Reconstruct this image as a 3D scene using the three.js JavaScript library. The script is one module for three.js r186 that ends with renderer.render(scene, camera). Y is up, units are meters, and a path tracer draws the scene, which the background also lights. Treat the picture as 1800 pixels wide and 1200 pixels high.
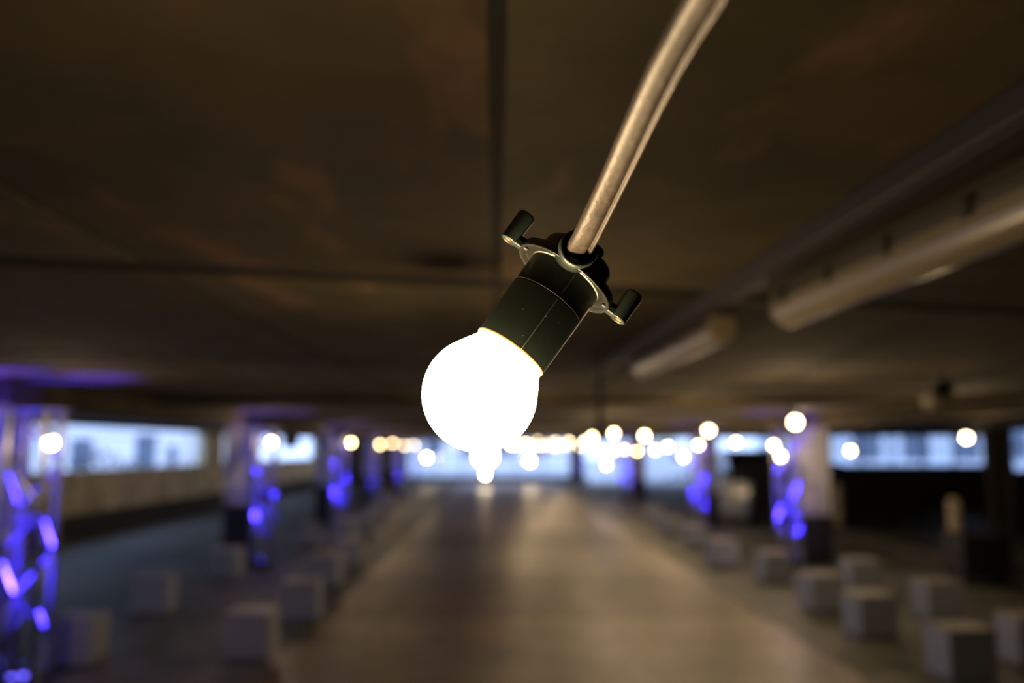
import * as THREE from 'three';
import { RoundedBoxGeometry } from 'three/addons/geometries/RoundedBoxGeometry.js';
import { mergeGeometries, mergeVertices } from 'three/addons/utils/BufferGeometryUtils.js';
import { SimplexNoise } from 'three/addons/math/SimplexNoise.js';

// ───────────────────────────── camera, sky, exposure ─────────────────────────────
const scene = new THREE.Scene();
const F = 1600;                                              // focal length in pixels of the 1800 x 1200 frame
const camera = new THREE.PerspectiveCamera(2 * THREE.MathUtils.radToDeg(Math.atan(600 / F)), 1.5, 0.02, 400);
camera.position.set(0, 1.65, 0);
camera.rotation.set(0.117, -0.0168, 0, 'YXZ');               // tilted up a little
camera.focus = 0.478;                                        // on the near bulb
camera.userData.fStop = 3.7;
camera.updateMatrixWorld(true);
scene.background = new THREE.Color().setRGB(0.50, 0.68, 1.12); // dusk sky outside
scene.backgroundIntensity = 2.4;
const renderer = new THREE.WebGLRenderer({ antialias: true });
renderer.toneMapping = THREE.LinearToneMapping;
renderer.toneMappingExposure = 1.0;
renderer.shadowMap.enabled = true;
const BULB_GLOW = 50, BULB_CANDELA = 0.92;                   // radiance of a lit globe, and the light set inside it
const BLUE_CANDELA = 230;

// ───────────────────────────── helpers ─────────────────────────────
const CEIL = 2.15;
let seed = 7;
const rnd = () => { seed = (seed + 0x6d2b79f5) | 0; let t = Math.imul(seed ^ (seed >>> 15), 1 | seed); t = (t + Math.imul(t ^ (t >>> 7), 61 | t)) ^ t; return ((t ^ (t >>> 14)) >>> 0) / 4294967296; };
const rr = (a, b) => a + (b - a) * rnd();
const V = (x, y, z) => new THREE.Vector3(x, y, z);
// a point that lies d metres ahead of the camera, measured along the hall
function at(px, py, d) {
  const v = V((px - 900) / F, (600 - py) / F, -1).applyQuaternion(camera.quaternion);
  return v.multiplyScalar(d / -v.z).add(camera.position);
}
const used = {};
function numbered(name) { const n = used[name] = (used[name] ?? -1) + 1; return n ? name + '_' + String(n).padStart(3, '0') : name; }
function tag(o, label, category, group) { if (label) o.userData.label = label; if (category) o.userData.category = category; if (group) o.userData.group = group; return o; }
function thing(name, label, category, pos = [0, 0, 0], turn = 0, group) {
  const o = new THREE.Group(); o.name = numbered(name); o.position.set(...pos); o.rotation.y = turn; scene.add(o);
  return tag(o, label, category, group);
}
function obj(name, geo, mat, parent = scene) {
  const g = Array.isArray(geo) ? (geo.length > 1 ? mergeGeometries(geo.map((x) => { const y = x.index ? x.toNonIndexed() : x.clone(); for (const k of Object.keys(y.attributes)) if (!['position', 'normal', 'uv'].includes(k)) y.deleteAttribute(k); return y; })) : geo[0]) : geo;
  const m = new THREE.Mesh(g, mat); m.name = parent === scene ? numbered(name) : name; m.castShadow = m.receiveShadow = true; parent.add(m); return m;
}
function dup(src, pos, turn, label, group) {
  const c = src.clone(); c.name = numbered(src.name.replace(/_\d{3}$/, '')); c.userData = { ...src.userData }; scene.add(c);
  c.position.set(...pos); if (typeof turn === 'number') c.rotation.y = turn; else if (turn) c.quaternion.copy(turn);
  c.traverse((o) => { if (o.isSpotLight) o.target = o.parent.getObjectByName('beam_target'); });
  c.userData.label = label; if (group) c.userData.group = group; else delete c.userData.group;
  return c;
}
function struct(name, geo, mat, parent = scene) { const m = obj(name, geo, mat, parent); if (parent === scene) m.userData.kind = 'structure'; return m; }
function structGroup(name) { const g = new THREE.Group(); g.name = numbered(name); g.userData.kind = 'structure'; scene.add(g); return g; }
// box from its bounds, uv in metres on every face
function bx(x0, x1, y0, y1, z0, z1) {
  const g = new THREE.BoxGeometry(x1 - x0, y1 - y0, z1 - z0); g.translate((x0 + x1) / 2, (y0 + y1) / 2, (z0 + z1) / 2);
  return metreUV(g);
}
function metreUV(g) {
  const p = g.attributes.position, n = g.attributes.normal, uv = new Float32Array(p.count * 2);
  for (let i = 0; i < p.count; i++) {
    const ax = Math.abs(n.getX(i)), ay = Math.abs(n.getY(i)), az = Math.abs(n.getZ(i));
    if (ay >= ax && ay >= az) { uv[2 * i] = p.getX(i); uv[2 * i + 1] = p.getZ(i); } else if (ax >= az) { uv[2 * i] = p.getZ(i); uv[2 * i + 1] = p.getY(i); } else { uv[2 * i] = p.getX(i); uv[2 * i + 1] = p.getY(i); }
  }
  g.setAttribute('uv', new THREE.BufferAttribute(uv, 2)); return g;
}
const rbox = (w, h, d, r, x = 0, y = 0, z = 0, s = 2) => metreUV(new RoundedBoxGeometry(w, h, d, s, r).translate(x, y, z));
const cyl = (r0, r1, h, x = 0, y = 0, z = 0, s = 24) => new THREE.CylinderGeometry(r0, r1, h, s).translate(x, y, z);
const lathe = (pts, s = 64) => new THREE.LatheGeometry(pts.map(([r, y]) => new THREE.Vector2(r, y)), s);
// straight bar between two points
function bar(a, b, r, s = 10) {
  const d = b.clone().sub(a), g = new THREE.CylinderGeometry(r, r, d.length(), s, 1);
  g.applyQuaternion(new THREE.Quaternion().setFromUnitVectors(V(0, 1, 0), d.normalize())); const m = a.clone().add(b).multiplyScalar(0.5);
  return g.translate(m.x, m.y, m.z);
}

// ───────────────────────────── materials ─────────────────────────────
const SN = new SimplexNoise({ random: rnd });
// tileable fractal noise in 0..1 on a w x h grid
function field(w, h, period, octaves, sx = 1, sy = 1, off = 0) {
  const out = new Float32Array(w * h);
  for (let y = 0; y < h; y++) for (let x = 0; x < w; x++) {
    let s = 0, a = 1, t = 0, f = period;
    for (let o = 0; o < octaves; o++) {
      const u = (x / w) * 2 * Math.PI, v = (y / h) * 2 * Math.PI, ru = f * sx / 6.283, rv = f * sy / 6.283;
      s += a * SN.noise4d(Math.cos(u) * ru + off + o * 7, Math.sin(u) * ru, Math.cos(v) * rv + off, Math.sin(v) * rv); t += a; a *= 0.55; f *= 2.1;
    }
    out[y * w + x] = s / t * 0.5 + 0.5;
  }
  return out;
}
function texture(w, h, fn, srgb, rep) {
  const d = new Uint8Array(w * h * 4);
  for (let i = 0; i < w * h; i++) { const c = fn(i); for (let k = 0; k < 3; k++) d[4 * i + k] = Math.max(0, Math.min(255, Math.round(c[k]))); d[4 * i + 3] = 255; }
  const t = new THREE.DataTexture(d, w, h); t.wrapS = t.wrapT = THREE.RepeatWrapping; t.magFilter = t.minFilter = THREE.LinearFilter;
  if (srgb) t.colorSpace = THREE.SRGBColorSpace; t.repeat.set(1 / rep, 1 / rep); t.needsUpdate = true; return t;
}
const mixc = (a, b, t) => a.map((v, i) => v + (b[i] - v) * Math.max(0, Math.min(1, t)));
const S = 384;
const fA = field(S, S, 5, 6), fB = field(S, S, 14, 4, 1, 1, 31), fC = field(S, S, 3, 5, 2.2, 0.7, 77);
const ss = (a, b, x) => { const t = Math.max(0, Math.min(1, (x - a) / (b - a))); return t * t * (3 - 2 * t); };
const concreteRough = texture(S, S, (i) => { const v = 120 + 110 * fB[i]; return [v, v, v]; }, false, 2.3);
const concreteBump = texture(S, S, (i) => { const v = 255 * (0.6 * fB[i] + 0.4 * fA[i]); return [v, v, v]; }, false, 1.3);
const ceilMap = texture(S, S, (i) => mixc(mixc([88, 76, 52], [70, 64, 40], ss(0.35, 0.65, fA[i])), [122, 94, 76], 0.85 * ss(0.56, 0.7, fC[i]) * (0.5 + fB[i])), true, 2.6);
const floorMap = texture(S, S, (i) => mixc(mixc([126, 104, 76], [104, 84, 64], ss(0.35, 0.65, fA[i])), [72, 59, 48], 0.7 * ss(0.58, 0.75, fC[i])), true, 4.1);  // aisle browner than the side bays: warm lamplight is put into its colour
const bayMap = texture(S, S, (i) => mixc(mixc([112, 112, 106], [92, 94, 84], ss(0.35, 0.65, fA[i])), [64, 62, 56], 0.8 * ss(0.56, 0.72, fC[i])), true, 3.7);
// worn plastic sheath: mottled along its length, with fine scuffs
const cableMap = texture(S, S, (i) => mixc(mixc([50, 44, 38], [37, 32, 29], ss(0.3, 0.7, fA[i])), [20, 17, 15], 0.9 * ss(0.6, 0.72, fB[i])), true, 1);
const cableBump = texture(S, S, (i) => { const v = 255 * fB[i]; return [v, v, v]; }, false, 1);
const std = (o) => new THREE.MeshStandardMaterial(o);
const phys = (o) => new THREE.MeshPhysicalMaterial(o);
const rgb = (r, g, b) => new THREE.Color().setRGB(r, g, b);
const M = {
  ceiling: std({ map: ceilMap, roughness: 0.9, bumpMap: concreteBump, bumpScale: 0.004 }),
  ceilingB: std({ map: ceilMap, color: 0xd8d0c4, roughness: 0.9, bumpMap: concreteBump, bumpScale: 0.004 }),
  joint: std({ color: rgb(0.008, 0.007, 0.006), roughness: 0.95 }),
  roof: std({ map: ceilMap, color: 0x6a625a, roughness: 0.95 }),
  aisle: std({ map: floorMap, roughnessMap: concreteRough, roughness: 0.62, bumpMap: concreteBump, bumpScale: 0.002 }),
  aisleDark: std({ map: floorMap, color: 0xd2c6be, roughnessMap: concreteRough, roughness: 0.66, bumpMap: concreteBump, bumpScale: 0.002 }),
  bay: std({ map: bayMap, roughnessMap: concreteRough, roughness: 0.85, bumpMap: concreteBump, bumpScale: 0.002 }),
  bayDark: std({ map: bayMap, color: 0xc8c8c2, roughnessMap: concreteRough, roughness: 0.85, bumpMap: concreteBump, bumpScale: 0.002 }),
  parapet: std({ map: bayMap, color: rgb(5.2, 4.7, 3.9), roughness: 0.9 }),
  plinth: std({ color: rgb(0.018, 0.015, 0.012), roughness: 0.8 }),
  brownWall: std({ map: bayMap, color: rgb(0.32, 0.25, 0.2), roughness: 0.9 }),
  white: std({ color: rgb(0.42, 0.43, 0.44), roughness: 0.75 }),
  blackPaint: std({ color: rgb(0.012, 0.012, 0.013), roughness: 0.6 }),
  stool: std({ color: rgb(0.33, 0.36, 0.44), roughness: 0.62 }),  // white cube sides; the blue of daylight on them is put into the colour
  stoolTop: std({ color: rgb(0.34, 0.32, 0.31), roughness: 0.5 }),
  rubberFoot: std({ color: rgb(0.02, 0.02, 0.02), roughness: 0.8 }),
  holder: phys({ color: rgb(0.010, 0.017, 0.014), roughness: 0.42, clearcoat: 0.25, clearcoatRoughness: 0.35 }),
  seam: std({ color: rgb(0.10, 0.11, 0.10), roughness: 0.5 }),
  flange: phys({ color: rgb(0.013, 0.013, 0.011), roughness: 0.35, clearcoat: 0.3, clearcoatRoughness: 0.3 }),
  gasket: phys({ color: rgb(0.42, 0.30, 0.14), roughness: 0.45, transmission: 0.35, thickness: 0 }),
  brass: std({ color: rgb(0.55, 0.30, 0.14), metalness: 1, roughness: 0.4 }),
  dust: std({ color: rgb(0.4, 0.4, 0.36), roughness: 0.9 }),
  cable: phys({ map: cableMap, roughness: 0.5, specularIntensity: 0.24, bumpMap: cableBump, bumpScale: 0.0003 }),
  cableBlack: std({ color: rgb(0.016, 0.016, 0.016), roughness: 0.5 }),
  opal: phys({ color: rgb(0.86, 0.78, 0.64), roughness: 0.95, transmission: 0.35, thickness: 0, clearcoat: 0.6, clearcoatRoughness: 0.05 }),
  steel: std({ color: rgb(0.05, 0.04, 0.045), roughness: 0.6, metalness: 0.2 }),
  aluminium: std({ color: rgb(0.18, 0.19, 0.22), metalness: 0.75, roughness: 0.36 }),
  fitting: std({ color: rgb(0.065, 0.058, 0.044), roughness: 0.6 }),
  diffuser: phys({ color: rgb(0.30, 0.255, 0.175), roughness: 0.3, clearcoat: 0.4, clearcoatRoughness: 0.15 }),
  latch: std({ color: rgb(0.05, 0.045, 0.04), roughness: 0.5 }),
  blackBox: std({ color: rgb(0.014, 0.013, 0.014), roughness: 0.7 }),
  speaker: std({ color: rgb(0.05, 0.025, 0.016), roughness: 0.6 }),
  metalMesh: std({ color: rgb(0.03, 0.03, 0.03), roughness: 0.5, metalness: 0.6 }),
  beigePost: std({ color: rgb(0.5, 0.42, 0.3), roughness: 0.8 }),
  frame: std({ color: rgb(0.16, 0.18, 0.24), roughness: 0.5 }),
  pane: phys({ color: 0xffffff, roughness: 0.02, transmission: 1, thickness: 0, ior: 1.5 }),
  facade: std({ color: rgb(0.86, 0.86, 0.88), roughness: 0.9 }),
  facadeB: std({ color: rgb(0.6, 0.66, 0.74), roughness: 0.9 }),
  shade: std({ color: rgb(0.12, 0.16, 0.22), roughness: 0.3 }),
  outdoor: std({ color: rgb(0.42, 0.43, 0.45), roughness: 0.95 }),
  leafDark: std({ color: rgb(0.10, 0.11, 0.14), roughness: 0.8, side: THREE.DoubleSide }),
  leafGreen: std({ color: rgb(0.20, 0.26, 0.05), roughness: 0.8, side: THREE.DoubleSide }),
  bark: std({ color: rgb(0.08, 0.06, 0.045), roughness: 0.9 }),
  carDark: phys({ color: rgb(0.02, 0.02, 0.022), roughness: 0.4, clearcoat: 0.8, clearcoatRoughness: 0.1 }),
  carWhite: phys({ color: rgb(0.66, 0.68, 0.72), roughness: 0.4, clearcoat: 0.6, clearcoatRoughness: 0.1 }),
  glassDark: std({ color: rgb(0.03, 0.04, 0.05), roughness: 0.1 }),
  tyre: std({ color: rgb(0.015, 0.015, 0.015), roughness: 0.9 }),
  cup: std({ color: rgb(0.8, 0.74, 0.64), roughness: 0.6 }),
  parLens: std({ color: rgb(0.02, 0.02, 0.1), emissive: rgb(0.12, 0.10, 1.0), emissiveIntensity: 6, roughness: 0.3 }),
  bulb: std({ color: rgb(0.9, 0.88, 0.82), emissive: rgb(1, 0.74, 0.36), emissiveIntensity: BULB_GLOW, roughness: 0.4 }),
  farLamp: std({ color: rgb(0.9, 0.88, 0.82), emissive: rgb(1, 0.80, 0.5), emissiveIntensity: 90, roughness: 0.4 }),
  coolLamp: std({ color: rgb(0.9, 0.9, 0.95), emissive: rgb(0.85, 0.7, 1), emissiveIntensity: 24, roughness: 0.4 }),
};

// ───────────────────────────── floor ─────────────────────────────
struct('ground', bx(-120, 120, -0.42, -0.16, -160, 30), M.outdoor);
const floor = structGroup('floor');
obj('bed', bx(-8.1, 15.2, -0.15, -0.06, -46.2, 6.2), M.bayDark, floor);
const fx = [[-8.0, -4.85], [-4.85, -1.72], [-1.72, 2.65], [2.65, 5.9], [5.9, 10.5], [10.5, 15.1]];
const fz = [6.1, 3.0, -0.1, -3.2, -6.2, -9.2, -12.3, -15.4, -18.5, -21.6, -24.7, -27.8, -31, -35, -40, -46.1];
for (let r = 0; r < fz.length - 1; r++) fx.forEach(([a, b], c) => {
  const dark = c === 2 ? [5, 7].includes(r) : (r + c) % 3 === 0;
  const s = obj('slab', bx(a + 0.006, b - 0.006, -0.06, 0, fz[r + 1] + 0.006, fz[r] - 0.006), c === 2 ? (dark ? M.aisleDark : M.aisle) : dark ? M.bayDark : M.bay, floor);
  s.geometry.attributes.uv.array.forEach((v, i, arr) => { arr[i] = v + (i % 2 ? r * 0.37 : c * 0.53); });
});

// ───────────────────────────── ceiling ─────────────────────────────
const ceiling = structGroup('ceiling');
obj('joint_filler', bx(-8.1, 15.1, CEIL + 0.006, CEIL + 0.044, -46.2, 6.1), M.joint, ceiling);
obj('roof_slab', bx(-8.2, 15.2, CEIL + 0.045, CEIL + 0.35, -46.3, 6.2), M.roof, ceiling);
{
  const SK = Math.tan(THREE.MathUtils.degToRad(14.5)), gap = 0.011, cross = 0.085, D = 0.012;      // the cross joints run at a slant
  const z0 = (k) => -2.76 - 2.66 * (k - 1);                                          // where joint k meets x = 0
  const panel = (xa, xb, za, zb, mat) => {
    const zl = (x, z) => z - x * SK;
    const c = [[xa + gap, zl(xa + gap, zb) + cross], [xb - gap, zl(xb - gap, zb) + cross], [xb - gap, zl(xb - gap, za) - cross], [xa + gap, zl(xa + gap, za) - cross]]
      .map(([x, z]) => [x, Math.max(-46.2, Math.min(6.1, z))]);
    const s = new THREE.Shape(c.map(([x, z]) => new THREE.Vector2(x, -z)));
    const g = new THREE.ExtrudeGeometry(s, { depth: D - 0.003, bevelEnabled: true, bevelSize: 0.003, bevelThickness: 0.003, bevelOffset: -0.003, bevelSegments: 1 });
    g.rotateX(-Math.PI / 2); g.translate(0, CEIL + 0.003, 0);
    return obj('panel', metreUV(g), mat, ceiling);
  };
  for (let k = -3; k < 18; k++) {
    const near = k >= -1 && k <= 4;
    const xs = near ? [-8.1, -4.75, -2.85, -1.9, -0.95, 0.0, 0.82, 4.75, 9, 15.1] : [-8.1, -4.75, -0.95, 0.82, 4.75, 9, 15.1];
    for (let c = 0; c < xs.length - 1; c++) {
      const za = z0(k), zb = z0(k + 1), p = panel(xs[c], xs[c + 1], za, zb, (k + c) % 2 ? M.ceiling : M.ceilingB);
      const u = p.geometry.attributes.uv.array; for (let i = 0; i < u.length; i++) u[i] += i % 2 ? k * 0.61 : c * 0.83;
    }
  }
}
struct('beam', bx(-3.86, -3.46, 1.95, CEIL, -46, 6), M.ceilingB);
struct('beam', bx(4.38, 4.78, 1.95, CEIL, -46, 6), M.ceilingB);
for (const z of [-9.4, -19.9, -30.4]) struct('beam', bx(-3.4, 4.3, CEIL - 0.06, CEIL + 0.01, z - 0.2, z + 0.2), M.ceilingB);

// ───────────────────────────── walls ─────────────────────────────
{
  const w = structGroup('wall_left'), X = -7.9;
  obj('plinth', bx(X - 0.22, X + 0.03, -0.05, 0.42, -46, 6), M.plinth, w);
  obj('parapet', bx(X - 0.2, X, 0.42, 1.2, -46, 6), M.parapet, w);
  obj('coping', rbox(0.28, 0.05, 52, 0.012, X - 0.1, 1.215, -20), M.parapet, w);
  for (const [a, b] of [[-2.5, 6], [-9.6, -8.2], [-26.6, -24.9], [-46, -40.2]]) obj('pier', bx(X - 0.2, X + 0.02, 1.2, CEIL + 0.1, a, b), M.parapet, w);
  obj('lintel', bx(X - 0.2, X + 0.25, 2.08, CEIL + 0.1, -46, 6), M.ceilingB, w);
}
{
  const w = structGroup('wall_far');
  obj('sill_wall', bx(-8.1, 4.6, -0.05, 0.2, -46.3, -46.05), M.plinth, w);
  obj('pier', [bx(-8.1, -4.5, 0.2, CEIL + 0.1, -46.3, -46.05), bx(3.75, 4.35, 0.2, CEIL + 0.1, -46.3, -46.05)], M.brownWall, w);
  const f = structGroup('window_1');
  obj('frame', [bx(-4.5, 3.75, 0.2, 0.27, -46.22, -46.1), bx(-4.5, 3.75, 2.09, CEIL, -46.22, -46.1), bx(-4.5, 3.75, 1.42, 1.46, -46.2, -46.12)], M.frame, f);
  for (let k = 0; k <= 6; k++) obj('mullion', bx(-4.5 + k * 1.363, -4.44 + k * 1.363, 0.27, 2.09, -46.2, -46.12), M.frame, f);
  for (let k = 0; k < 6; k++) { obj('pane', bx(-4.44 + k * 1.363, -3.137 + k * 1.363, 0.27, 1.42, -46.165, -46.155), M.pane, f); obj('pane', bx(-4.44 + k * 1.363, -3.137 + k * 1.363, 1.46, 2.09, -46.165, -46.155), M.pane, f); }
}
// glazed walls in two steps on the right
function glazedWall(name, win, x0, x1, y0, y1, z, xa, xb, n) {
  const w = structGroup(name);
  obj('dado', bx(xa, xb, -0.05, y0, z - 0.12, z + 0.12), M.brownWall, w);
  obj('header', bx(xa, xb, y1, CEIL + 0.1, z - 0.12, z + 0.12), M.brownWall, w);
  if (x0 > xa) obj('pier', bx(xa, x0, y0, y1, z - 0.12, z + 0.12), M.brownWall, w);
  if (x1 < xb) obj('pier', bx(x1, xb, y0, y1, z - 0.12, z + 0.12), M.brownWall, w);
  const f = structGroup(win), h = (y0 + y1) / 2 + 0.05, p = (x1 - x0) / n;
  obj('frame', [bx(x0, x1, y0, y0 + 0.05, z - 0.04, z + 0.04), bx(x0, x1, y1 - 0.05, y1, z - 0.04, z + 0.04), bx(x0, x1, h - 0.025, h + 0.025, z - 0.04, z + 0.04)], M.frame, f);
  for (let k = 0; k <= n; k++) obj('mullion', bx(x0 + k * p - 0.025, x0 + k * p + 0.025, y0 + 0.05, y1 - 0.05, z - 0.03, z + 0.03), M.frame, f);
  for (let k = 0; k < n; k++) for (const [a, b] of [[y0 + 0.05, h - 0.025], [h + 0.025, y1 - 0.05]]) obj('pane', bx(x0 + k * p + 0.025, x0 + (k + 1) * p - 0.025, a, b, z - 0.004, z + 0.004), M.pane, f);
}
glazedWall('wall_right_far', 'window_2', 9.5, 13.95, 1.13, 2.03, -26, 8.35, 14.5, 5);
glazedWall('wall_right_near', 'window_3', 9.72, 14.6, 1.2, 2.12, -17.3, 9.35, 15.1, 5);
{
  const g = bx(-5.3, 5.3, -0.05, CEIL + 0.1, -0.1, 0.1); g.rotateY(Math.atan2(26 - 17.3, 14.4 - 9.45)); g.translate((9.45 + 14.4) / 2 + 0.28, 0, -(17.3 + 26) / 2);
  struct('wall_angled', g, M.brownWall);
}
struct('wall_right', bx(10.55, 10.8, -0.05, CEIL + 0.1, -17.2, 6), M.brownWall);
struct('wall_back', bx(-8.1, 10.8, -0.05, CEIL + 0.1, 6, 6.25), M.brownWall);
{ const k = structGroup('kerb'); for (let i = 0; i < 12; i++) obj('kerb_stone', rbox(0.3, 0.2, 2.08, 0.02, 6.35, 0.1, 0.9 - i * 2.1 - 1.04), M.brownWall, k); }

// ───────────────────────────── columns ─────────────────────────────
function column(x, z, dark, label) {
  const c = thing('column', label, 'column', [x, 0, z]);
  obj('shaft', rbox(0.4, 1.96 - dark, 0.4, 0.02, 0, dark + (1.96 - dark) / 2, 0), M.white, c);
  obj('painted_base', rbox(0.408, dark, 0.408, 0.02, 0, dark / 2, 0), M.blackPaint, c);
  return c;
}
[['square white column with black base behind the biggest left truss', 6.7], ['square white column with black base between the white-lit window opening and second left truss', 13.3], ['square white column behind the third blue truss along the left row', 19.9], ['square white column beside the fourth blue truss along the left row', 26.5], ['square white column beside the last blue truss of the left row', 33.1]]
  .forEach(([l, d]) => column(-3.66, -d, 0.86, l));
[['square white column with tall black base beside the biggest right truss', 13.3], ['square white column beside the middle blue truss of the right row', 19.9], ['square white column beside a far blue truss of the right row', 29.6]]
  .forEach(([l, d]) => column(4.58, -d, 0.70, l));

// ───────────────────────────── lattice trusses and their blue uplights ─────────────────────────────
const TW = 0.125, TH = 1.92;
function makeTruss(label) {
  const t = thing('lattice_truss', label, 'truss', [0, 0, 0], 0);
  obj('base_plate', rbox(0.38, 0.012, 0.38, 0.004, 0, 0.006, 0), M.aluminium, t);
  obj('top_plate', rbox(0.36, 0.012, 0.36, 0.004, 0, TH - 0.006, 0), M.aluminium, t);
  const chord = cyl(0.025, 0.025, TH - 0.024, 0, TH / 2, 0, 20);
  for (const [sx, sz] of [[-1, -1], [1, -1], [1, 1], [-1, 1]]) { const c = obj('chord', chord, M.aluminium, t); c.position.set(sx * TW, 0, sz * TW); }
  const n = 6, step = (TH - 0.14) / n, dia = bar(V(-TW, 0, 0), V(TW, step, 0), 0.0125, 12), dib = bar(V(TW, 0, 0), V(-TW, step, 0), 0.0125, 12);
  for (let f = 0; f < 4; f++) for (let k = 0; k < n; k++) {
    const d = obj('diagonal', (k + f) % 2 ? dia : dib, M.aluminium, t); d.rotation.y = f * Math.PI / 2;
    d.position.set(Math.sin(f * Math.PI / 2) * TW, 0.07 + k * step, Math.cos(f * Math.PI / 2) * TW);
  }
  return t;
}
const truss0 = makeTruss('biggest blue-lit aluminium lattice truss standing on the left beside a white column');
const can0 = (() => {
  const c = thing('uplight', 'short black spotlight with blue lens inside the foot of the biggest left truss', 'spotlight', [0, 0, 0]);
  obj('housing', lathe([[0.001, 0.0], [0.08, 0.0], [0.088, 0.01], [0.092, 0.12], [0.098, 0.135], [0.09, 0.137], [0.084, 0.122]], 32), M.blackBox, c);
  obj('lens', cyl(0.082, 0.082, 0.008, 0, 0.119, 0, 32), M.parLens, c);
  for (const s of [-1, 1]) obj('bracket', rbox(0.01, 0.07, 0.03, 0.003, s * 0.095, 0.05, 0), M.metalMesh, c);
  const s = new THREE.SpotLight(rgb(0.06, 0.03, 1), BLUE_CANDELA, 0, THREE.MathUtils.degToRad(22), 0.5, 2);
  s.name = 'uplight_beam'; s.target.name = 'beam_target'; s.position.set(0, 0.13, 0); s.target.position.set(0, 2, 0); s.shadow.radius = 3; s.castShadow = true; c.add(s, s.target);
  return c;
})();
const trusses = [
  [-3.18, 6.35, 0.05, 'biggest', 'left'], [-3.2, 12.75, 0.1, 'second biggest', 'left'], [-3.25, 19.1, -0.05, 'third', 'left'], [-3.38, 25.4, 0.1, 'fourth', 'left'], [-3.35, 32, 0, 'fifth', 'left'], [-3.4, 39, 0, 'smallest', 'left'],
  [4.05, 12.75, 0.12, 'biggest', 'right'], [4.08, 18.5, 0.0, 'middle', 'right'], [4.02, 28.6, 0.1, 'third', 'right'], [3.95, 43, 0, 'smallest', 'right'],
];
trusses.forEach(([x, d, turn, which, side], i) => {
  const l = side === 'left' ? `${which} blue-lit aluminium lattice truss of the row along the left columns` : `${which} blue-lit aluminium lattice truss of the row along the right columns`;
  if (i) dup(truss0, [x, 0, -d], turn, l); else { truss0.position.set(x, 0, -d); truss0.rotation.y = turn; truss0.userData.label = l; }
  const cl = `short black spotlight with blue lens inside the foot of the ${which} ${side} truss`;
  if (i) dup(can0, [x, 0.012, -d], turn, cl); else can0.position.set(x, 0.012, -d);
});

// ───────────────────────────── festoon bulb ─────────────────────────────
function makeBulb(label) {
  const b = thing('festoon_bulb', label, 'light bulb');
  // globe: a sphere whose shoulder runs into a short neck
  const pts = [[0.00001, -0.0303]];
  for (let a = 4; a <= 118; a += 3) pts.push([0.0303 * Math.sin(a * Math.PI / 180), -0.0303 * Math.cos(a * Math.PI / 180)]);
  pts.push([0.0251, 0.0172], [0.0236, 0.0199], [0.0220, 0.0226], [0.0206, 0.0250], [0.0196, 0.0272], [0.0190, 0.0300], [0.0188, 0.04]);
  const globe = obj('globe', lathe(pts, 96), M.bulb, b);
  const l = new THREE.PointLight(rgb(1, 0.70, 0.38), BULB_CANDELA, 0, 2); l.name = 'globe_light'; l.shadow.radius = 1.3; l.castShadow = true; globe.add(l);
  const h = obj('lamp_holder', [
    lathe([[0.0190, 0.0300], [0.0203, 0.0283], [0.0208, 0.0286], [0.02125, 0.0612], [0.02125, 0.0622], [0.0209, 0.0626]], 96),
    lathe([[0.0206, 0.0622], [0.0210, 0.0628], [0.0211, 0.0640], [0.0212, 0.0795]], 96),
  ], M.holder, b);
  obj('mould_seam', [rbox(0.0005, 0.0335, 0.0005, 0.0002, 0.0035, 0.0451, 0.0208, 1), rbox(0.0005, 0.015, 0.0005, 0.0002, 0.0035, 0.0714, 0.0208, 1)], M.seam, h);
  obj('gasket', new THREE.TorusGeometry(0.0202, 0.00075, 10, 96).rotateX(Math.PI / 2).translate(0, 0.0281, 0), M.gasket, h);
  obj('rim_ring', new THREE.TorusGeometry(0.02128, 0.00022, 8, 96).rotateX(Math.PI / 2).translate(0, 0.0624, 0), M.flange, h);
  // flange with a recessed underside
  const fl = obj('flange', lathe([[0.0205, 0.0800], [0.0262, 0.0806], [0.0270, 0.0800], [0.0276, 0.0786], [0.0282, 0.0784], [0.0284, 0.0780], [0.0292, 0.0780], [0.0295, 0.0786], [0.0296, 0.0815], [0.0290, 0.0832], [0.0240, 0.0840], [0.0001, 0.0845]], 96), M.flange, b);
  for (const s of [-1, 1]) {
    const lug = obj('screw_lug', [
      lathe([[0.0026, 0.0800], [0.0030, 0.0778], [0.0042, 0.0776], [0.0047, 0.0782], [0.0051, 0.0945], [0.0046, 0.0958], [0.0001, 0.0960]], 32).translate(s * 0.0366, 0, 0),
      rbox(0.011, 0.0055, 0.0042, 0.001, s * 0.030, 0.0815, 0), rbox(0.007, 0.004, 0.0062, 0.001, s * 0.032, 0.0798, 0),
    ], M.holder, b);
    obj('screw', [cyl(0.0025, 0.0025, 0.002, s * 0.0366, 0.0795, 0, 20)], M.brass, lug);
  }
  // cap with the tunnel for the flat cable
  const cap = lathe([[0.0272, 0.0836], [0.0258, 0.0850], [0.0226, 0.0858], [0.0212, 0.0880], [0.0204, 0.0935], [0.0186, 0.0962], [0.0150, 0.0978], [0.0001, 0.0984]], 64);
  const p = cap.attributes.position; for (let i = 0; i < p.count; i++) p.setZ(i, p.getZ(i) * 0.86); cap.computeVertexNormals();
  const ridge = rbox(0.020, 0.012, 0.036, 0.004, 0.0, 0.0950, -0.001);
  obj('cap', [cap, ridge], M.holder, b);
  obj('cable_collar', lathe([[0.0080, -0.0215], [0.0082, 0.0270], [0.0084, 0.0306], [0.0088, 0.0315], [0.0097, 0.0315], [0.0103, 0.0302], [0.0105, 0.0270], [0.0105, -0.0215]], 64).rotateX(Math.PI / 2).translate(-0.003, 0.0868, 0), M.holder, b);
  return b;
}
const COLLAR = V(-0.003, 0.0868, 0);
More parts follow.
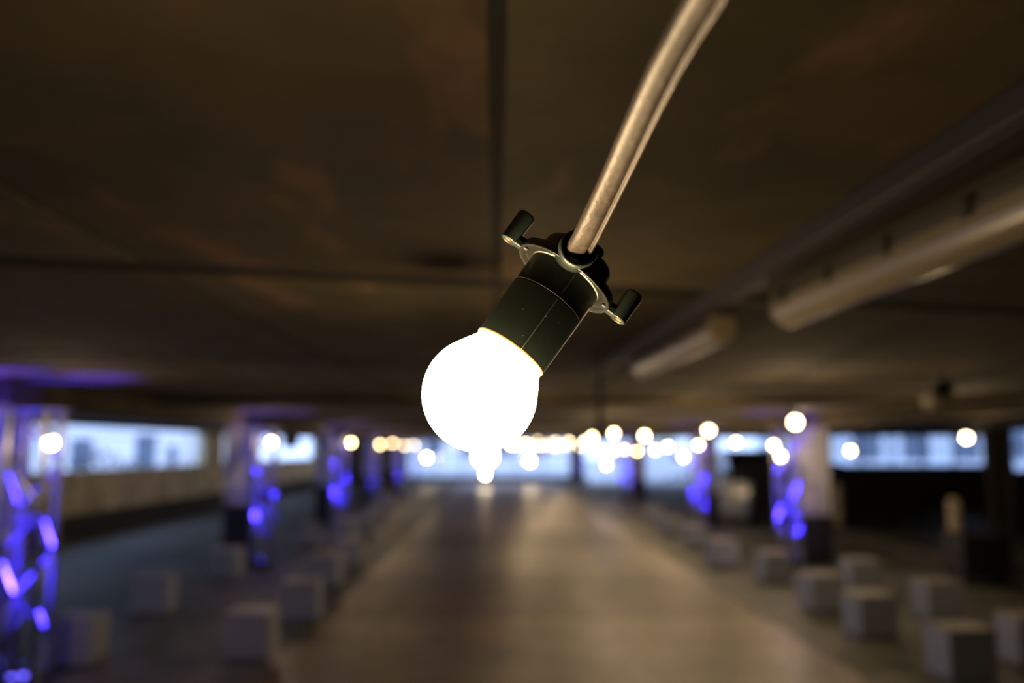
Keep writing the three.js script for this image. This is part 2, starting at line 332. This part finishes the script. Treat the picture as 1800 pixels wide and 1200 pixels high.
const bulb0 = makeBulb('large glowing round bulb in a black holder hanging closest, sharp in focus');
{
  // pose: seen in the picture the holder leans up to the right, its mouth turned a little towards the viewer
  const Y = V(0.575, 0.787, -0.225).normalize(), X = V(0.807, -0.590, 0).normalize(); X.addScaledVector(Y, -X.dot(Y)).normalize();
  const Z = X.clone().cross(Y), m = new THREE.Matrix4().makeBasis(X, Y, Z);
  bulb0.quaternion.copy(camera.quaternion).multiply(new THREE.Quaternion().setFromRotationMatrix(m));
  const v = V((843 - 900) / F, (600 - 693) / F, -1).multiplyScalar(0.478).applyQuaternion(camera.quaternion).add(camera.position);
  bulb0.position.copy(v);
  bulb0.updateMatrixWorld(true);
  const specks = [[0.004, 0.05, 1], [-0.008, 0.046, 1], [0.009, 0.037, 0.7], [-0.012, 0.055, 0.6], [0.0, 0.0345, 0.6], [0.011, 0.052, 0.8], [-0.004, 0.07, 0.7], [0.013, 0.04, 0.5]];
  const dust = obj('dust_specks', specks.map(([x, y, s]) => new THREE.IcosahedronGeometry(0.00022 * s, 0).translate(x, y, Math.sqrt(0.02115 ** 2 - x * x))), M.dust, bulb0.getObjectByName('lamp_holder'));
  dust.userData.kind = 'stuff';
}
const collarOf = (b) => { b.updateMatrixWorld(true); return COLLAR.clone().applyMatrix4(b.matrixWorld); };
// hangs a copy with its globe centre at the given point
function hang(point, lean, label, group) {
  const q = new THREE.Quaternion().setFromEuler(new THREE.Euler(lean[0], lean[1], lean[2]));
  return dup(bulb0, point.toArray(), q, label, group);
}
// flat cable swept along a curve; its section has a shallow groove
function flatCable(points, w, h, segs, roll, groove = true) {
  const curve = new THREE.CatmullRomCurve3(points, false, 'centripetal');
  const LEN = curve.getLength();
  const sec = [];
  const N = 40;
  for (let i = 0; i < N; i++) {
    const a = (i / N) * 2 * Math.PI, c = Math.cos(a), s = Math.sin(a);
    let x = Math.sign(c) * Math.pow(Math.abs(c), 0.55) * w / 2, y = Math.sign(s) * Math.pow(Math.abs(s), 0.7) * h / 2;
    if (groove) { const u = x / (w / 2), d = Math.exp(-(((u + 0.55) / 0.11) ** 2)); y *= 1 - 0.75 * d; }
    sec.push([x, y]);
  }
  const pos = [], uv = [], idx = [];
  for (let i = 0; i <= segs; i++) {
    const t = i / segs, p = curve.getPointAt(t), T = curve.getTangentAt(t), W = V(0, 1, 0).cross(T).normalize(), U = T.clone().cross(W).normalize();
    const r = typeof roll === 'function' ? roll(t) : roll, W2 = W.clone().multiplyScalar(Math.cos(r)).addScaledVector(U, Math.sin(r)), U2 = T.clone().cross(W2);
    sec.forEach(([x, y], k) => { const q = p.clone().addScaledVector(W2, x).addScaledVector(U2, y); pos.push(q.x, q.y, q.z); uv.push(k / N, t * LEN / 0.045); });
    if (i < segs) for (let k = 0; k < N; k++) { const a = i * N + k, b = i * N + (k + 1) % N, c = a + N, d = b + N; idx.push(a, b, c, b, d, c); }
  }
  const g = new THREE.BufferGeometry(); g.setAttribute('position', new THREE.Float32BufferAttribute(pos, 3)); g.setAttribute('uv', new THREE.Float32BufferAttribute(uv, 2)); g.setIndex(idx); g.computeVertexNormals();
  return g;
}

// centre string, which carries the near bulb
const nextBulb = hang(at(853, 801, 2.6), [0.25, 0.4, 0.2], 'glowing bulb peeping out directly below the large sharp bulb');
const thirdBulb = hang(at(900, 779, 9), [0.2, 2, -0.2], 'glowing bulb just right of the large sharp bulb, leftmost in the crowded far row');
{
  const c = collarOf(bulb0), cam = (px, py, depth) => V((px - 900) / F, (600 - py) / F, -1).multiplyScalar(depth).applyQuaternion(camera.quaternion).add(camera.position);
  const front = V(-0.0025, 0.0856, 0.031).applyMatrix4(bulb0.matrixWorld);
  const back = c.clone().add(c.clone().sub(cam(1070, 330, 0.425)).normalize().multiplyScalar(0.05));
  const pts = [V(0.34, 2.13, 0.75), V(0.2, 1.93, 0.25), cam(1330, -190, 0.245), cam(1240, 0, 0.305), cam(1189, 84, 0.332), cam(1132, 200, 0.375), cam(1078, 318, 0.424), front, c, back, collarOf(nextBulb), at(875, 790, 6).setY(1.72), collarOf(thirdBulb), V(-0.1, 2.12, -14)];
  const cable = obj('string_cable', flatCable(pts, 0.0135, 0.0072, 700, 0.15), M.cable);
  tag(cable, 'flat glossy tan-grey cable running overhead from the near bulb holder', 'cable');
  const hook = thing('ceiling_hook', 'small steel hook under the ceiling holding the near cable', 'hook', [0.34, 2.13, 0.75]);
  hook.removeFromParent();
}

// the other strings: [px, py, distance, label, group]; each globe is a 6 cm one
const FAR = 'bulbs of the crowded far row';
const farLabel = 'tiny glowing bulb in the crowded row above the bright far window';
const strings = {
  left: [[90, 778, 6.05, 'glowing bulb in front of the biggest blue truss at left edge'], [477, 777, 12.45, 'glowing bulb in front of the second biggest blue truss on the left'], [617, 778, 18.8, 'glowing bulb above the third left truss, alone between truss and the four close together'], [668, 781, 23, 'first from the left of four small bulbs close together left of the large bulb'], [690, 779, 27, 'second from the left of four small bulbs close together left of the large bulb'], [711, 783, 31, 'third from the left of four small bulbs close together left of the large bulb'], [728, 782, 35, 'fourth from the left of four small bulbs close together left of the large bulb']],
  inner: [[1398, 742, 6.4, 'big glowing bulb hanging highest, over the biggest right truss'], [1246, 756, 9.0, 'glowing bulb hanging high above the middle right truss'], [1133, 766, 11.4, 'glowing bulb second from the left of the three hanging highest at centre right'], [1079, 762, 13.4, 'glowing bulb leftmost of the three hanging highest at centre right'], [1041, 768, 16, 'glowing bulb just above the crowded far row, left of the three highest'], [1028, 776, 20, farLabel, FAR], [1000, 776, 26, farLabel, FAR], [976, 776, 33, farLabel, FAR], [945, 774, 42, farLabel, FAR]],
  outer: [[1699, 769, 8.5, 'glowing bulb in front of the right end of the glazed wall'], [1495, 792, 12.2, 'glowing bulb in front of the left end of the glazed wall'], [1360, 783, 12.1, 'small glowing bulb touching the starry bulb of the biggest right truss'], [1294, 777, 14.6, 'small glowing bulb midway between the middle and the biggest right truss'], [1228, 782, 16, 'small glowing bulb straight above the middle right truss'], [1174, 785, 18, 'small amber glowing bulb left of the middle right truss'], [1152, 791, 20, 'small glowing bulb overlapping the amber one on its left'], [1120, 793, 22, 'small glowing bulb above the third right truss'], [1098, 790, 24, farLabel, FAR], [1078, 793, 26, farLabel, FAR], [1055, 789, 28, farLabel, FAR], [1020, 785, 33, farLabel, FAR], [998, 784, 38, farLabel, FAR]],
  middle: [[910, 781, 20, farLabel, FAR], [924, 779, 23, farLabel, FAR], [938, 783, 26, farLabel, FAR], [951, 783, 29, farLabel, FAR], [963, 780, 32, farLabel, FAR], [974, 785, 35, farLabel, FAR], [986, 782, 39, farLabel, FAR]],
};
const ends = { left: [V(-3.0, 2.12, -2.6), V(-3.05, 2.13, -38)], inner: [V(1.9, 2.12, -1.6), V(1.4, 2.12, -44.5)], outer: [V(4.2, 1.98, -5.2), V(3.5, 2.12, -41)], middle: [V(0.1, 2.12, -16), V(2.4, 2.12, -42)] };
const cableLabels = { left: 'thin black cable carrying the bulbs along the left trusses', inner: 'thin black cable carrying the unlit bulb and the highest bulbs at right', outer: 'thin black cable carrying the bulbs along the right trusses', middle: 'thin black cable carrying the crowded far bulbs over the aisle' };
const unlit = hang(at(1635, 705, 3.1), [0.1, 0.3, -0.95], 'unlit greyish opal bulb in a black holder hanging at upper right');
unlit.getObjectByName('globe').material = M.opal;
unlit.getObjectByName('globe').clear();
for (const [k, list] of Object.entries(strings)) {
  const pts = [ends[k][0]];
  if (k === 'inner') pts.push(collarOf(unlit));
  for (const [px, py, d, label, group] of list) {
    const p = at(px, py, d), b = hang(p, [rr(-0.3, 0.3), rr(0, 6.28), rr(-0.35, 0.35)], label, group);
    pts.push(collarOf(b));
  }
  pts.push(ends[k][1]);
  tag(obj('string_cable', flatCable(pts, 0.012, 0.006, 240, 0, false), M.cableBlack), cableLabels[k], 'cable');
}
// bulbs fixed low on the right trusses
{
  const st = hang(at(1372, 802, 12.3), [0, 0, 0.2], 'bright starry glowing bulb low on the front of the biggest right truss');
  const sm = hang(at(1201, 803, 17.9), [0, 0, -0.2], 'bright glowing bulb low on the front of the middle right truss');
  for (const [b, tx, tz, l] of [[st, 4.05, -12.56, 'short black cable tying the starry low bulb to its truss'], [sm, 4.08, -18.33, 'short black cable tying the low bulb to the middle right truss']]) {
    const c = collarOf(b);
    tag(obj('string_cable', flatCable([c.clone().add(V(-0.05, 0.12, 0.02)), c, V(tx - 0.16, 1.78, tz), V(tx - 0.17, 1.97, tz)], 0.012, 0.006, 60, 0, false), M.cableBlack), l, 'cable');
  }
}
// three lamps on stands at the far end
function farLamp(p, label) {
  const t = thing('stand_lamp', label, 'lamp', [p.x, 0, p.z]);
  obj('base', lathe([[0.001, 0], [0.16, 0], [0.16, 0.012], [0.03, 0.03], [0.012, 0.05]], 32), M.blackBox, t);
  obj('pole', cyl(0.012, 0.012, p.y - 0.12, 0, (p.y - 0.12) / 2 + 0.02, 0, 16), M.blackBox, t);
  obj('socket', lathe([[0.012, p.y - 0.12], [0.03, p.y - 0.11], [0.03, p.y - 0.05], [0.02, p.y - 0.045]], 24), M.blackBox, t);
  const g = obj('globe', new THREE.SphereGeometry(0.075, 32, 20).translate(0, p.y, 0), M.farLamp, t);
  const l = new THREE.PointLight(rgb(1, 0.76, 0.46), 1.6, 0, 2); l.name = 'globe_light'; l.position.y = p.y; l.shadow.radius = 3.5; l.castShadow = true; g.add(l);
}
farLamp(at(853, 834, 40), 'lamp with a glowing globe on the shortest stand, lowest light at aisle end');
farLamp(at(932, 811, 42), 'lamp with a glowing globe on a stand right of the large bulb at aisle end');
farLamp(at(750, 804, 42), 'lamp with a glowing globe on a stand at the left of the far window');
{
  const p = at(1066, 817, 30), t = thing('stand_lamp', 'lamp with a cool lilac-white globe on a stand left of the third right truss', 'lamp', [p.x, 0, p.z]);
  obj('base', lathe([[0.001, 0], [0.16, 0], [0.16, 0.012], [0.03, 0.03], [0.012, 0.05]], 32), M.blackBox, t);
  obj('pole', cyl(0.012, 0.012, p.y - 0.06, 0, p.y / 2 - 0.02, 0, 16), M.blackBox, t);
  const g = obj('globe', new THREE.SphereGeometry(0.06, 32, 20).translate(0, p.y, 0), M.coolLamp, t);
  const l = new THREE.PointLight(rgb(0.85, 0.7, 1), 0.3, 0, 2); l.name = 'globe_light'; l.position.y = p.y; l.shadow.radius = 2.8; l.castShadow = true; g.add(l);
}

// ───────────────────────────── ceiling services ─────────────────────────────
function tubeLight(x, z0, z1, label) {
  const L = Math.abs(z1 - z0), t = thing('batten_light', label, 'ceiling light', [x, 0, (z0 + z1) / 2], 0);
  t.rotation.y = 0.035;
  const Y = CEIL - 0.003;
  obj('housing', [rbox(0.092, 0.05, L, 0.012, 0, Y - 0.03, 0), rbox(0.104, 0.014, L + 0.01, 0.005, 0, Y - 0.058, 0)], M.fitting, t);
  const s = new THREE.Shape(); s.moveTo(-0.046, 0); s.lineTo(0.046, 0); s.lineTo(0.044, -0.03); s.quadraticCurveTo(0.036, -0.072, 0, -0.074); s.quadraticCurveTo(-0.036, -0.072, -0.044, -0.03); s.closePath();
  const d = new THREE.ExtrudeGeometry(s, { depth: L - 0.03, bevelEnabled: true, bevelSize: 0.008, bevelThickness: 0.012, bevelSegments: 4, bevelOffset: -0.008, curveSegments: 14 }).translate(0, Y - 0.062, -(L - 0.03) / 2);
  obj('diffuser', d, M.diffuser, t);
  for (let k = 0; k < 5; k++) for (const sx of [-1, 1]) obj('latch', [rbox(0.008, 0.036, 0.028, 0.002, sx * 0.054, Y - 0.058, -L / 2 + 0.12 + k * (L - 0.24) / 4), rbox(0.012, 0.01, 0.02, 0.002, sx * 0.056, Y - 0.042, -L / 2 + 0.12 + k * (L - 0.24) / 4)], M.latch, t);
  for (const s of [-1, 1]) obj('end_cap', rbox(0.094, 0.07, 0.014, 0.005, 0, Y - 0.07, s * L / 2), M.diffuser, t);
  return t;
}
tubeLight(0.905, -1.18, -2.72, 'long beige batten light, unlit, at upper right close under the ceiling');
tubeLight(0.765, -3.15, -4.68, 'shorter-looking beige batten light, unlit, beyond the long one under the ceiling');
{
  const t = thing('cable_trunking', 'dark grey-purple cable trunking running under the ceiling beside the batten lights', 'trunking', [0, 0, 0]);
  const len = 6.3, g = rbox(0.075, 0.05, len, 0.006, 0, 0, 0);
  g.rotateY(0.03); g.translate(0.715, CEIL - 0.027, -2.25);
  obj('channel', g, M.steel, t);
  const lid = rbox(0.05, 0.008, len - 0.02, 0.002, 0, 0, 0); lid.rotateY(0.03); lid.translate(0.715, CEIL - 0.055, -2.25); obj('lid', lid, M.steel, t);
  const e = new THREE.CatmullRomCurve3([V(0.62, CEIL - 0.05, -5.38), V(0.615, CEIL - 0.08, -5.42), V(0.615, CEIL - 0.2, -5.43), V(0.615, CEIL - 0.36, -5.43)]);
  obj('drop_pipe', new THREE.TubeGeometry(e, 30, 0.016, 14), M.steel, t);
  obj('end_box', rbox(0.07, 0.05, 0.05, 0.008, 0.615, CEIL - 0.37, -5.43), M.latch, t);
}

{
  const p = at(511, 778, 13.6), t = thing('loudspeaker', 'small dark box loudspeaker hanging just right of the second biggest left bulb', 'loudspeaker', [p.x, 0, p.z], 0.2);
  obj('cabinet', rbox(0.24, 0.17, 0.16, 0.012, 0, p.y, 0), M.speaker, t);
  obj('grille', rbox(0.21, 0.14, 0.01, 0.004, 0, p.y, 0.082), M.metalMesh, t);
  obj('drop_rod', cyl(0.01, 0.01, CEIL - p.y - 0.08, 0, (CEIL + p.y + 0.09) / 2, 0, 12), M.latch, t);
}

// ───────────────────────────── white cube stools ─────────────────────────────
const stool0 = (() => {
  const c = thing('cube_stool', '', 'stool');
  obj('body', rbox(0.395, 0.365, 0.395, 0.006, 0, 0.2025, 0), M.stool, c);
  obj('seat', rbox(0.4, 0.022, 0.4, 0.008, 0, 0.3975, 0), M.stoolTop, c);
  for (const [x, z] of [[-1, -1], [1, -1], [1, 1], [-1, 1]]) obj('foot', cyl(0.022, 0.02, 0.02, x * 0.15, 0.01, z * 0.15, 16), M.rubberFoot, c);
  return c;
})();
stool0.scale.setScalar(0.9);
const grpL = 'white cubes scattered left of the aisle', grpR = 'white cubes scattered right of the aisle';
const stools = [
  // px of the front bottom edge's middle, distance, turn, label
  [441, 7.35, 0.02, 'grey-white cube stool with a small white cup beside it'],
  [530, 9.0, 0.06, 'grey-white cube stool behind the one with the cup, nearer the aisle'],
  [573, 11.2, -0.1, 'grey-white cube stool behind two others at the left edge of the aisle'],
  [614, 13.2, 0.1, 'small dark-fronted cube stool at the left aisle edge, fourth in line'],
  [270, 9.3, 0.08, 'bluish-white cube stool standing apart between the biggest and second left truss'],
  [134, 7.15, 0.0, 'bluish-white cube stool just right of the biggest left truss'],
  [398, 11.9, -0.05, 'bluish-white cube stool in front of the left column with black base'],
  [548, 15.8, 0.2, 'small cube stool behind the second left truss near its foot'],
  [640, 17.5, 0.1, 'small cube stool at the left aisle edge, fifth in line'],
  [662, 21, 0.3, 'tiny cube stool at the left aisle edge, sixth in line'],
  [606, 16.6, -0.2, 'small cube stool beside the foot of the third left truss'],
  [682, 26, 0.3, 'tiny cube stool far off at the left aisle edge, last in line'],
  [1692, 6.6, 0.05, 'large white cube stool at the lower right, its side face lit brown'],
  [1815, 7.0, 0.0, 'white cube stool cut off by the right edge of the picture'],
  [1532, 8.1, 0.1, 'white cube stool second in line from the large one at lower right'],
  [1650, 8.9, 0.05, 'white cube stool standing behind the large one at lower right'],
  [1446, 9.4, 0.12, 'white cube stool in front of the right column with black base'],
  [1515, 10.6, 0.0, 'white cube stool half hidden behind two others right of the right column'],
  [1362, 11.4, 0.1, 'white cube stool right in front of the biggest right truss'],
  [1270, 13.0, 0.2, 'small dark cube stool between the middle and the biggest right truss'],
  [1222, 15.5, -0.1, 'small dark cube stool below the foot of the middle right truss'],
  [1180, 17.2, 0.2, 'small dark cube stool left of the foot of the middle right truss'],
  [1150, 20.5, 0.1, 'tiny dark cube stool far off at the right aisle edge'],
  [1236, 20.5, 0.3, 'tiny dark cube stool behind the middle right truss'],
];
stools.forEach(([px, d, turn, label], i) => {
  const x = at(px, 788, d).x, pos = [x, 0, -d - 0.2], g = px < 873 ? grpL : grpR;
  if (i) dup(stool0, pos, turn, label, g); else { stool0.position.set(...pos); stool0.rotation.y = turn; stool0.userData.label = label; stool0.userData.group = g; }
});
// paper cup beside the stool
{
  const p = at(500, 1118, 7.5);
  const c = thing('paper_cup', 'small white paper cup on the floor beside the left cube stool', 'cup', [p.x, 0, -7.2]);
  obj('body', lathe([[0.001, 0.002], [0.032, 0.002], [0.033, 0], [0.046, 0.115], [0.044, 0.115], [0.0315, 0.006], [0.001, 0.006]], 32), M.cup, c);
  obj('rim', new THREE.TorusGeometry(0.0455, 0.003, 8, 32).rotateX(Math.PI / 2).translate(0, 0.115, 0), M.cup, c);
}

// ───────────────────────────── things beyond the right kerb ─────────────────────────────
{
  const p = at(1679, 908, 13.5), t = thing('bollard', 'beige round post standing beyond the kerb at right', 'bollard', [p.x, 0, p.z]);
  obj('post', lathe([[0.001, 0], [0.1, 0], [0.1, 0.86], [0.09, 0.9], [0.05, 0.93], [0.001, 0.935]], 28), M.beigePost, t);
  obj('base_plate', cyl(0.16, 0.16, 0.02, 0, 0.01, 0, 28), M.steel, t);
}
{
  const p = at(1474, 890, 19), t = thing('bollard', 'slim beige post beside the white right column', 'bollard', [p.x, 0, p.z]);
  obj('post', lathe([[0.001, 0], [0.08, 0], [0.08, 0.86], [0.07, 0.9], [0.04, 0.93], [0.001, 0.935]], 28), M.beigePost, t);
  obj('base_plate', cyl(0.14, 0.14, 0.02, 0, 0.01, 0, 28), M.steel, t);
}
{
  const t = thing('flight_case', 'black flight case standing at the right edge in the dark', 'case', [6.62, 0.0, -11.9], 0.05);
  t.position.set(at(1735, 980, 11.2).x - 0.02, 0, -11.4);
  obj('box', rbox(0.62, 0.42, 0.5, 0.012, 0, 0.29, 0), M.blackBox, t);
  obj('lid', rbox(0.62, 0.1, 0.5, 0.012, 0, 0.552, 0), M.blackBox, t);
  obj('handle', [rbox(0.14, 0.02, 0.02, 0.006, 0, 0.34, 0.265), rbox(0.18, 0.08, 0.008, 0.003, 0, 0.34, 0.253)], M.metalMesh, t);
  for (const [x, z] of [[-1, -1], [1, -1], [1, 1], [-1, 1]]) obj('caster', [new THREE.CylinderGeometry(0.035, 0.035, 0.025, 16).rotateZ(Math.PI / 2).translate(x * 0.25, 0.035, z * 0.19), rbox(0.04, 0.05, 0.04, 0.004, x * 0.25, 0.065, z * 0.19)], M.tyre, t);
}
function car(pos, turn, label, body, H, L, van) {
  const c = thing('car', label, van ? 'van' : 'car', pos, turn);
  const s = new THREE.Shape(), h = H, l = L / 2;
  if (van) { s.moveTo(-l, 0.25); s.lineTo(l, 0.25); s.lineTo(l, 0.95); s.lineTo(l - 0.7, 1.15); s.lineTo(l - 1.3, h); s.lineTo(-l + 0.08, h); s.lineTo(-l, h - 0.2); s.closePath(); }
  else { s.moveTo(-l, 0.25); s.lineTo(l, 0.25); s.quadraticCurveTo(l, 0.75, l - 0.15, 0.78); s.lineTo(l - 1.15, 0.92); s.quadraticCurveTo(l - 1.7, h, l - 2.2, h); s.lineTo(-l + 0.9, h); s.quadraticCurveTo(-l + 0.35, h - 0.05, -l + 0.1, 0.92); s.closePath(); }
  obj('body', new THREE.ExtrudeGeometry(s, { depth: 1.56, bevelEnabled: true, bevelSize: 0.06, bevelThickness: 0.08, bevelSegments: 3, curveSegments: 10 }).translate(0, 0, -0.78), body, c);
  const y0 = van ? 1.15 : 0.95, y1 = h - 0.1;
  for (const z of [-0.865, 0.865]) obj('side_window', [bx(van ? l - 1.5 : -l + 0.75, van ? l - 0.95 : l - 1.9, y0, y1 - 0.05, z - 0.006, z + 0.006)], M.glassDark, c);
  obj('rear_window', bx(-l - 0.07, -l + (van ? 0 : 0.2), y0 + 0.02, van ? y1 - 0.2 : y0 + 0.2, -0.6, 0.6), M.glassDark, c);
  for (const x of [-l + 0.75, l - 0.8]) for (const z of [-0.78, 0.78]) { const w = obj('wheel', new THREE.TorusGeometry(0.23, 0.09, 12, 28).translate(x, 0.32, z), M.tyre, c); obj('hub', new THREE.CylinderGeometry(0.16, 0.16, 0.12, 20).rotateX(Math.PI / 2).translate(x, 0.32, z), M.steel, w); }
  return c;
}
car([at(1318, 840, 31).x, -0.16, -31.5], Math.PI / 2 - 0.1, 'dark parked car outside, between the right trusses', M.carDark, 1.72, 4.1);
car([at(1160, 850, 52).x, -0.16, -54], 0.25, 'pale parked van outside beyond the right trusses', M.carWhite, 1.75, 4.6, true);
car([at(1600, 900, 16).x, 0, -20.5], 0.12, 'black parked car in the dark beyond the right kerb', M.carDark, 1.3, 4.0);

// ───────────────────────────── outside ─────────────────────────────
function house(x0, x1, z, h, mat, label, wins) {
  const t = thing('building', label, 'building', [0, 0, 0]);
  obj('wall', bx(x0, x1, -0.2, h, z - 6, z), mat, t);
  for (const [a, b, y0, y1] of wins) {
    const w = obj('window', [bx(a - 0.14, a, y0 - 0.12, y1 + 0.12, z, z + 0.08), bx(b, b + 0.14, y0 - 0.12, y1 + 0.12, z, z + 0.08), bx(a, b, y1, y1 + 0.12, z, z + 0.08), bx(a - 0.2, b + 0.2, y0 - 0.16, y0, z, z + 0.12)], M.facade, t);
    obj('pane', bx(a, b, y0, y1, z + 0.01, z + 0.03), M.shade, w);
  }
  obj('roof', bx(x0 - 0.3, x1 + 0.3, h, h + 0.25, z - 6.2, z + 0.3), M.facadeB, t);
}
house(-24, -11.2, -33, 5.6, M.facade, 'pale building with a tall dark window seen through the left opening', [[-12.9, -12.15, 0.6, 2.15], [-11.95 + 0.2, -11.4, 0.9, 1.75], [-15.2, -14.4, 0.9, 2.0], [-17.6, -16.8, 0.9, 2.0], [-19.5, -18.7, 0.9, 2.0]]);
house(-14, 6.5, -78, 7, M.facade, 'long pale building front seen through the wide far window', [[-9, -7.6, 1, 2.4], [-6, -4.6, 1, 2.4], [-3, -1.6, 1, 2.4], [0, 1.4, 1, 2.4], [3, 4.4, 1, 2.4]]);
house(20, 40, -64, 8, M.facadeB, 'grey-blue building front seen through the glazed walls at right', [[21.5, 23.5, 0.8, 3], [25, 27, 0.8, 3], [28.5, 30.5, 0.8, 3], [32, 34, 0.8, 3], [35.5, 37.5, 0.8, 3]]);
function leaves(n, rx, ry, rz, cy, size) {
  const out = [];
  for (let i = 0; i < n; i++) {
    const a = rr(0, 6.283), c = rr(-1, 1), r = Math.cbrt(rnd()), g = new THREE.BufferGeometry();
    const L = size * rr(0.7, 1.3);
    g.setAttribute('position', new THREE.Float32BufferAttribute([0, 0, 0, 0.32 * L, 0.5 * L, 0.06 * L, 0, L, 0, -0.32 * L, 0.5 * L, 0.06 * L], 3)); g.setAttribute('uv', new THREE.Float32BufferAttribute([0.5, 0, 1, 0.5, 0.5, 1, 0, 0.5], 2)); g.setIndex([0, 1, 2, 0, 2, 3]); g.computeVertexNormals();
    g.applyMatrix4(new THREE.Matrix4().compose(V(r * Math.sqrt(1 - c * c) * Math.cos(a) * rx, cy + r * c * ry, r * Math.sqrt(1 - c * c) * Math.sin(a) * rz), new THREE.Quaternion().setFromEuler(new THREE.Euler(rr(0, 6), rr(0, 6), rr(0, 6))), V(1, 1, 1)));
    out.push(g);
  }
  return out;
}
function plant(name, label, category, pos, h, rx, ry, mat, n, group) {
  const t = thing(name, label, category, pos, 0, group);
  obj('trunk', [bar(V(0, 0, 0), V(0.03, h, 0), 0.03 + h * 0.015, 10), bar(V(0, h * 0.6, 0), V(rx * 0.5, h + ry * 0.3, 0.1), 0.025, 8), bar(V(0, h * 0.5, 0), V(-rx * 0.5, h + ry * 0.2, -0.1), 0.025, 8)], M.bark, t);
  const f = obj('foliage', leaves(n, rx, ry, rx, h + ry * 0.3, 0.16), mat, t); f.userData.kind = 'stuff';
}
{
  const q = (px, d) => [at(px, 800, d).x, -0.16, -d];
  plant('shrub', 'dark shrub outside the left opening, nearest the biggest truss', 'shrub', q(165, 23), 0.9, 0.62, 0.75, M.leafDark, 260);
  plant('shrub', 'dark shrub outside the left opening, left of the tall window', 'shrub', q(225, 25), 0.7, 0.6, 0.7, M.leafDark, 260);
  plant('tree', 'yellow-green leafy tree outside beyond the right trusses', 'tree', q(1163, 66), 2.1, 1.35, 0.75, M.leafGreen, 700);
  plant('shrub', 'dark bush outside beside the parked dark car', 'shrub', q(1352, 40), 0.9, 0.8, 0.8, M.leafDark, 300);
}

renderer.render(scene, camera);
